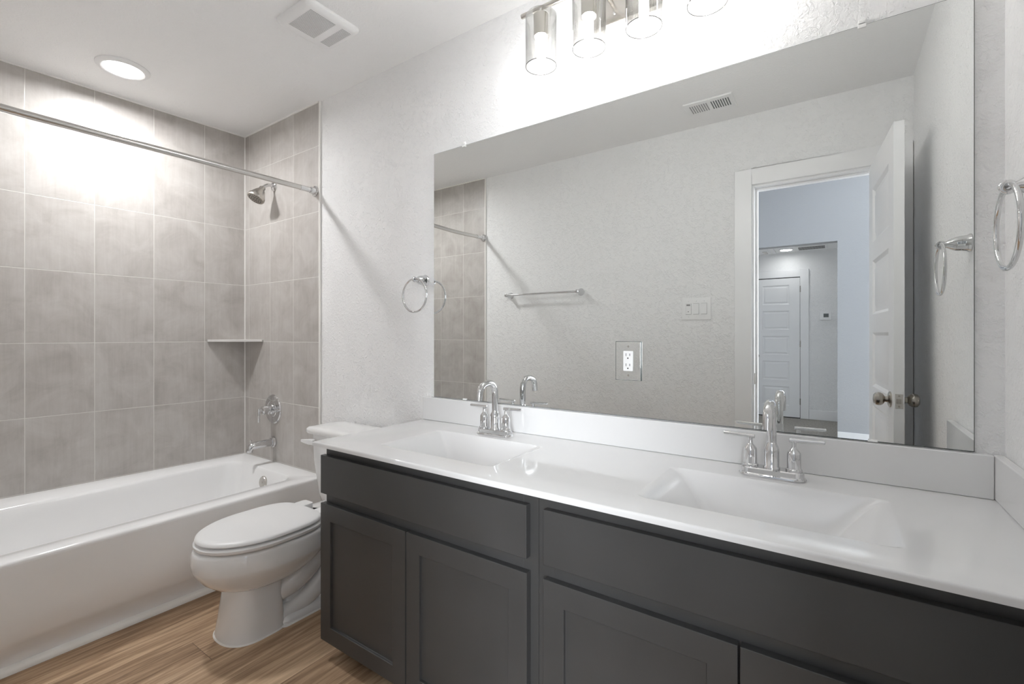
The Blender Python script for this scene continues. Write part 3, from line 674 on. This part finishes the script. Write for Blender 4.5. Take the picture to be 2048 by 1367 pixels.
# ------------------------------------------------------------------ faucets
def faucet(x, label):
    t = thing('faucet', label, 'faucet', (x, -.102, ZT + .0004), group=None)
    bm = nbm(); ring_bm(bm, [rr(-.0785, .0785, -.0285, .0285, .0283, 0, 8), rr(-.0795, .0795, -.0295, .0295, .0293, .003, 8), rr(-.0785, .0785, -.0285, .0285, .0283, .006, 8), rr(-.075, .075, -.0245, .0245, .0243, .0085, 8), rr(-.0745, .0745, -.024, .024, .0238, .020, 8), rr(-.072, .072, -.0215, .0215, .0213, .0225, 8)])
    link('base_plate', bm, M['chrome'], t)
    bm = nbm(); lathe(bm, [(.0205, .0225), (.0205, .028), (.0185, .030), (.0185, .070), (.0180, .076), (.0125, .088), (.0118, .092)], n=36)
    path = [(0, 0, .088), (0, 0, .12), (0, 0, .155), (0, -.004, .176), (0, -.016, .192), (0, -.034, .198), (0, -.062, .196), (0, -.080, .188), (0, -.090, .174), (0, -.095, .152), (0, -.0965, .140)]
    tube(bm, smooth_path(path, 5), .0118, 24); link('spout', bm, M['chrome'], t, angle=50)
    for s in (-1, 1):
        bm = nbm(); lathe(bm, [(.0195, .0225), (.0195, .028), (.0165, .030), (.0162, .066), (.0155, .071), (.0065, .082), (.0055, .086), (.0055, .100)], (s * .051, 0, 0), n=32)
        h = link('handle', bm, M['chrome'], t)
        bm = nbm(); tube(bm, [(s * .040, 0, .102), (s * .041, 0, .102), (s * .118, 0, .104), (s * .119, 0, .104)], [.004, .0055, .0045, .003], 16); link('lever', bm, M['chrome'], h)
    return t
faucet(-1.061, 'chrome two-handle faucet at the farther sink, by the toilet')
faucet(-.139, 'chrome two-handle faucet at the nearer sink, by the right wall')

# ------------------------------------------------------------------ mirror, outlet, clips
MX0, MX1, MZ0, MZ1 = -1.473, .270, .8785, 1.959
t = thing('wall_mirror', 'wide frameless mirror above the counter', 'mirror', ((MX0 + MX1) / 2, 0, MZ0)); ox = (MX0 + MX1) / 2
bm = nbm(); e = .0018
vo_ = [bm.verts.new((x - ox, -.0045, z - MZ0)) for x, z in ((MX0, MZ0), (MX1, MZ0), (MX1, MZ1), (MX0, MZ1))]
vi = [bm.verts.new((x - ox, -.0062, z - MZ0)) for x, z in ((MX0 + e, MZ0 + e), (MX1 - e, MZ0 + e), (MX1 - e, MZ1 - e), (MX0 + e, MZ1 - e))]
vb = [bm.verts.new((x - ox, -.0004, z - MZ0)) for x, z in ((MX0, MZ0), (MX1, MZ0), (MX1, MZ1), (MX0, MZ1))]
bm.faces.new(vi)
for i in range(4):
    f = bm.faces.new((vi[i], vi[(i + 1) % 4], vo_[(i + 1) % 4], vo_[i])); f.material_index = 1
    f = bm.faces.new((vo_[i], vo_[(i + 1) % 4], vb[(i + 1) % 4], vb[i])); f.material_index = 1
link('mirror_glass', bm, [M['mirror'], M['mirror_edge']], t, smooth=False)
for x, z, s in ((-1.296, MZ1, 1), (.058, MZ1, 1), (-1.291, MZ0, -1), (.080, MZ0, -1)):
    bm = nbm()
    if s > 0:
        slab(bm, x - ox - .009, x - ox + .009, -.010, -.0004, z - MZ0 + .0003, z - MZ0 + .014, .002, .001); slab(bm, x - ox - .009, x - ox + .009, -.0100, -.0068, z - MZ0 - .008, z - MZ0 + .004, .001, .0008)
        lathe(bm, [(.0035, 0), (.0035, .0015)], (x - ox, -.010, z - MZ0 + .009), (0, -1, 0), 12)
    else: slab(bm, x - ox - .010, x - ox + .010, -.0100, -.0068, z - MZ0 - .0005, z - MZ0 + .006, .001, .0008)
    link('mirror_clip', bm, M['acrylic_clip'], t)
t = thing('outlet', 'white duplex outlet in a mirrored plate set into the mirror', 'outlet', (-.5715, -.0066, 1.066))
bm = nbm(); box(bm, -.0455, .0455, -.0008, 0, -.0655, .0655); link('cutout_gap', bm, M['mirror_edge'], t, smooth=False)
bm = nbm(); box(bm, -.0435, .0425, -.0042, -.0009, -.0640, .0640); link('cover_plate', bm, M['mirror'], t, bevel=.0012, smooth=False)
bm = nbm(); slab(bm, -.0165, .0165, -.0335, .0335, .0043, .0066, .002, .0007, mat=Matrix.Rotation(pi / 2, 4, 'X')); link('receptacle', bm, M['plastic'], t)
bm = nbm()
for z in (.018, -.016):
    for x, hh in ((-.0065, .0045), (.0065, .0038)): box(bm, x - .0009, x + .0009, -.0072, -.0067, z - hh + .003, z + hh + .003)
    lathe(bm, [(.0024, 0), (.0024, .0006)], (0, -.0067, z - .0085), (0, -1, 0), 12)
link('slot', bm, M['dark'], t, smooth=False)
for z in (.0485, -.0485):
    bm = nbm(); lathe(bm, [(.0035, 0), (.0030, .0012)], (0, -.0042, z), (0, -1, 0), 14); link('screw', bm, M['nickel'], t)
t = thing('light_switch', 'white triple switch plate beside the doorway, seen in the mirror', 'light switch', (-.707, -D, 1.316), pi)
mrot = Matrix.Rotation(pi / 2, 4, 'X')
bm = nbm(); slab(bm, -.086, .086, -.068, .068, 0, .006, .004, .002, mat=mrot); link('wall_plate', bm, M['plastic'], t)
for i, x in enumerate((-.046, 0, .046)):
    if i < 2:
        bm = nbm(); box(bm, x - .0172, x + .0172, -.0066, -.0062, -.0342, .0342); link('bezel_gap', bm, M['grey'], t, smooth=False)
        bm = nbm(); ring_bm(bm, [[Vector(p) for p in ((x + a, -.007, -.033), (x + a, -.0125, -.0325), (x + a, -.0085, .0325), (x + a, -.007, .033))] for a in (-.0165, .0165)]); link('rocker', bm, M['plastic'], t, smooth=False)
    else:
        bm = nbm(); box(bm, x - .0172, x + .0172, -.0066, -.0062, -.0342, .0342); link('bezel_gap', bm, M['grey'], t, smooth=False)
        bm = nbm(); box(bm, x - .0165, x + .0165, -.0095, -.0068, -.033, .0335); link('timer_control', bm, M['plastic'], t, bevel=.001)
        bm = nbm(); box(bm, x - .011, x + .011, -.0105, -.0096, .019, .029); link('button', bm, M['grey'], t, smooth=False)
        bm = nbm(); box(bm, x - .003, x + .003, -.0105, -.0096, -.019, -.015); link('indicator', bm, M['screen'], t, smooth=False)
for x in (-.046, 0, .046):
    for z in (-.048, .048):
        bm = nbm(); lathe(bm, [(.003, 0), (.0026, .0012)], (x, -.006, z), (0, -1, 0), 10); link('screw', bm, M['plastic'], t)

# ------------------------------------------------------------------ towel rings and bar
def ring_holder(loc, rotz, label):
    """local: wall at y=0, sticks out to -y"""
    t = thing('towel_ring', label, 'towel ring', loc, rotz)
    bm = nbm(); lathe(bm, [(.0255, 0), (.0265, .003), (.0245, .007), (.0225, .010), (.0215, .022), (.0195, .034), (.0155, .044), (.0105, .052), (.0075, .058), (.0075, .060)], d=(0, -1, 0), n=36); link('mount', bm, M['chrome'], t)
    bm = nbm(); torus(bm, (0, -.0665, 0), (1, 0, 0), .0085, .0048, 28, 12); link('loop', bm, M['chrome'], t)
    bm = nbm(); torus(bm, (0, -.0665, -.0715), (0, 1, 0), .0735, .0046, 80, 14); o = link('ring', bm, M['chrome'], t)
    return t
ring_holder((-1.532, 0, 1.400), 0, 'chrome towel ring on the wall left of the mirror')
ring_holder((XR, -.333, 1.417), -pi / 2, 'chrome towel ring on the right wall at the picture edge')
t = thing('towel_bar', 'chrome towel bar on the wall opposite, seen in the mirror', 'towel bar', (-1.80, -D, 1.462), pi)
for x in (-.305, .305):
    bm = nbm(); lathe(bm, [(.0255, 0), (.0265, .003), (.0245, .007), (.0215, .020), (.0160, .038), (.0115, .050), (.0115, .062), (.0135, .066), (.0125, .074), (.005, .078)], (x, 0, 0), (0, -1, 0), 32); link('post', bm, M['chrome'], t)
bm = nbm(); tube(bm, [(-.305, -.062, 0), (.305, -.062, 0)], .0078, 20); link('bar', bm, M['chrome'], t)

# ------------------------------------------------------------------ vanity light
VX, VY, VZ = -.566, -.135, 2.284
t = thing('vanity_light', 'brushed nickel four-lamp bar light with clear glass shades above the mirror', 'wall light', (VX, 0, VZ))
bm = nbm(); slab(bm, -.125, .125, -.055, .060, 0, .022, .010, .003, mat=Matrix.Translation((-.010, 0, -.016)) @ mrot); link('backplate', bm, M['nickel'], t)
bm = nbm(); lathe(bm, [(.004, 0), (.0035, .004)], (-.050, -.0218, -.041), (0, -1, 0), 12); link('screw', bm, M['chrome'], t)
bm = nbm(); tube(bm, [(-.351, VY, 0), (.351, VY, 0)], .0083, 20)
for x in (-.06, .06): tube(bm, [(x, -.02, 0), (x, VY, 0)], .007, 16)
link('bar', bm, M['nickel'], t)
for i in range(4):
    x = -.2715 + .181 * i
    bm = nbm(); lathe(bm, [(.006, -.006), (.006, -.016), (.010, -.018), (.020, -.021), (.0258, -.024), (.0262, -.028), (.0255, -.085), (.0255, -.100), (.0235, -.100), (.0225, -.093), (.0145, -.092)], (x, VY, 0), n=32); sk = link('socket', bm, M['nickel'], t, angle=50)
    bm = nbm(); lathe(bm, [(.0085, -.0915), (.013, -.104), (.0142, -.118), (.0142, -.188), (.0125, -.196), (.006, -.201)], (x, VY, 0), n=20); link('bulb', bm, M['bulb'], t)
    bm = nbm(); lathe(bm, [(.0265, -.0225), (.050, -.024), (.0535, -.028), (.054, -.034), (.054, -.201), (.0530, -.2022), (.0520, -.201), (.0520, -.034), (.0510, -.030), (.0265, -.0255)], (x, VY, 0), n=64, cap0=False, cap1=False); gs = link('glass_shade', bm, M['glass'], t, angle=60)
    bm = nbm(); torus(bm, (x, VY, -.2022), (0, 0, 1), .0530, .0012, 64, 8); link('shade_rim', bm, M['glass_edge'], gs)

# ------------------------------------------------------------------ ceiling fan grille and vent
t = thing('exhaust_fan', 'white square exhaust fan grille on the ceiling', 'exhaust fan', (-1.762, -.385, H))
bm = nbm(); ex, ey = .118, .122
ring_bm(bm, [rr(-ex, ex, -ey, ey, .025, 0, 8), rr(-ex, ex, -ey, ey, .025, -.006, 8), rr(-ex + .003, ex - .003, -ey + .003, ey - .003, .024, -.011, 8), rr(-ex + .012, ex - .012, -ey + .012, ey - .012, .02, -.018, 8), rr(-ex + .022, ex - .022, -ey + .022, ey - .022, .016, -.0215, 8)])
link('cover', bm, M['plastic'], t, angle=50)
bm = nbm()
for i in range(21):
    x = -.066 + i * .0074
    box(bm, x, x + .0024, -.090, .022, -.0220, -.0216); box(bm, x, x + .0024, .052, .095, -.0220, -.0216)
link('louver_slots', bm, M['grey'], t, smooth=False)
t = thing('air_vent', 'white rectangular supply vent on the bathroom ceiling, seen in the mirror', 'vent', (-.576, -1.262, H))
bm = nbm(); slab(bm, -.127, .127, -.082, .082, -.009, 0, .003, .003); link('frame', bm, M['plastic'], t)
for half, mt in ((0, 'grey'), (1, 'screen')):
    bm = nbm()
    for i in range(8):
        x = -.098 + i * .0122 + half * .1116
        box(bm, x, x + .0055, -.048, .048, -.0098, -.0091)
    link('louver_slots', bm, M[mt], t, smooth=False)
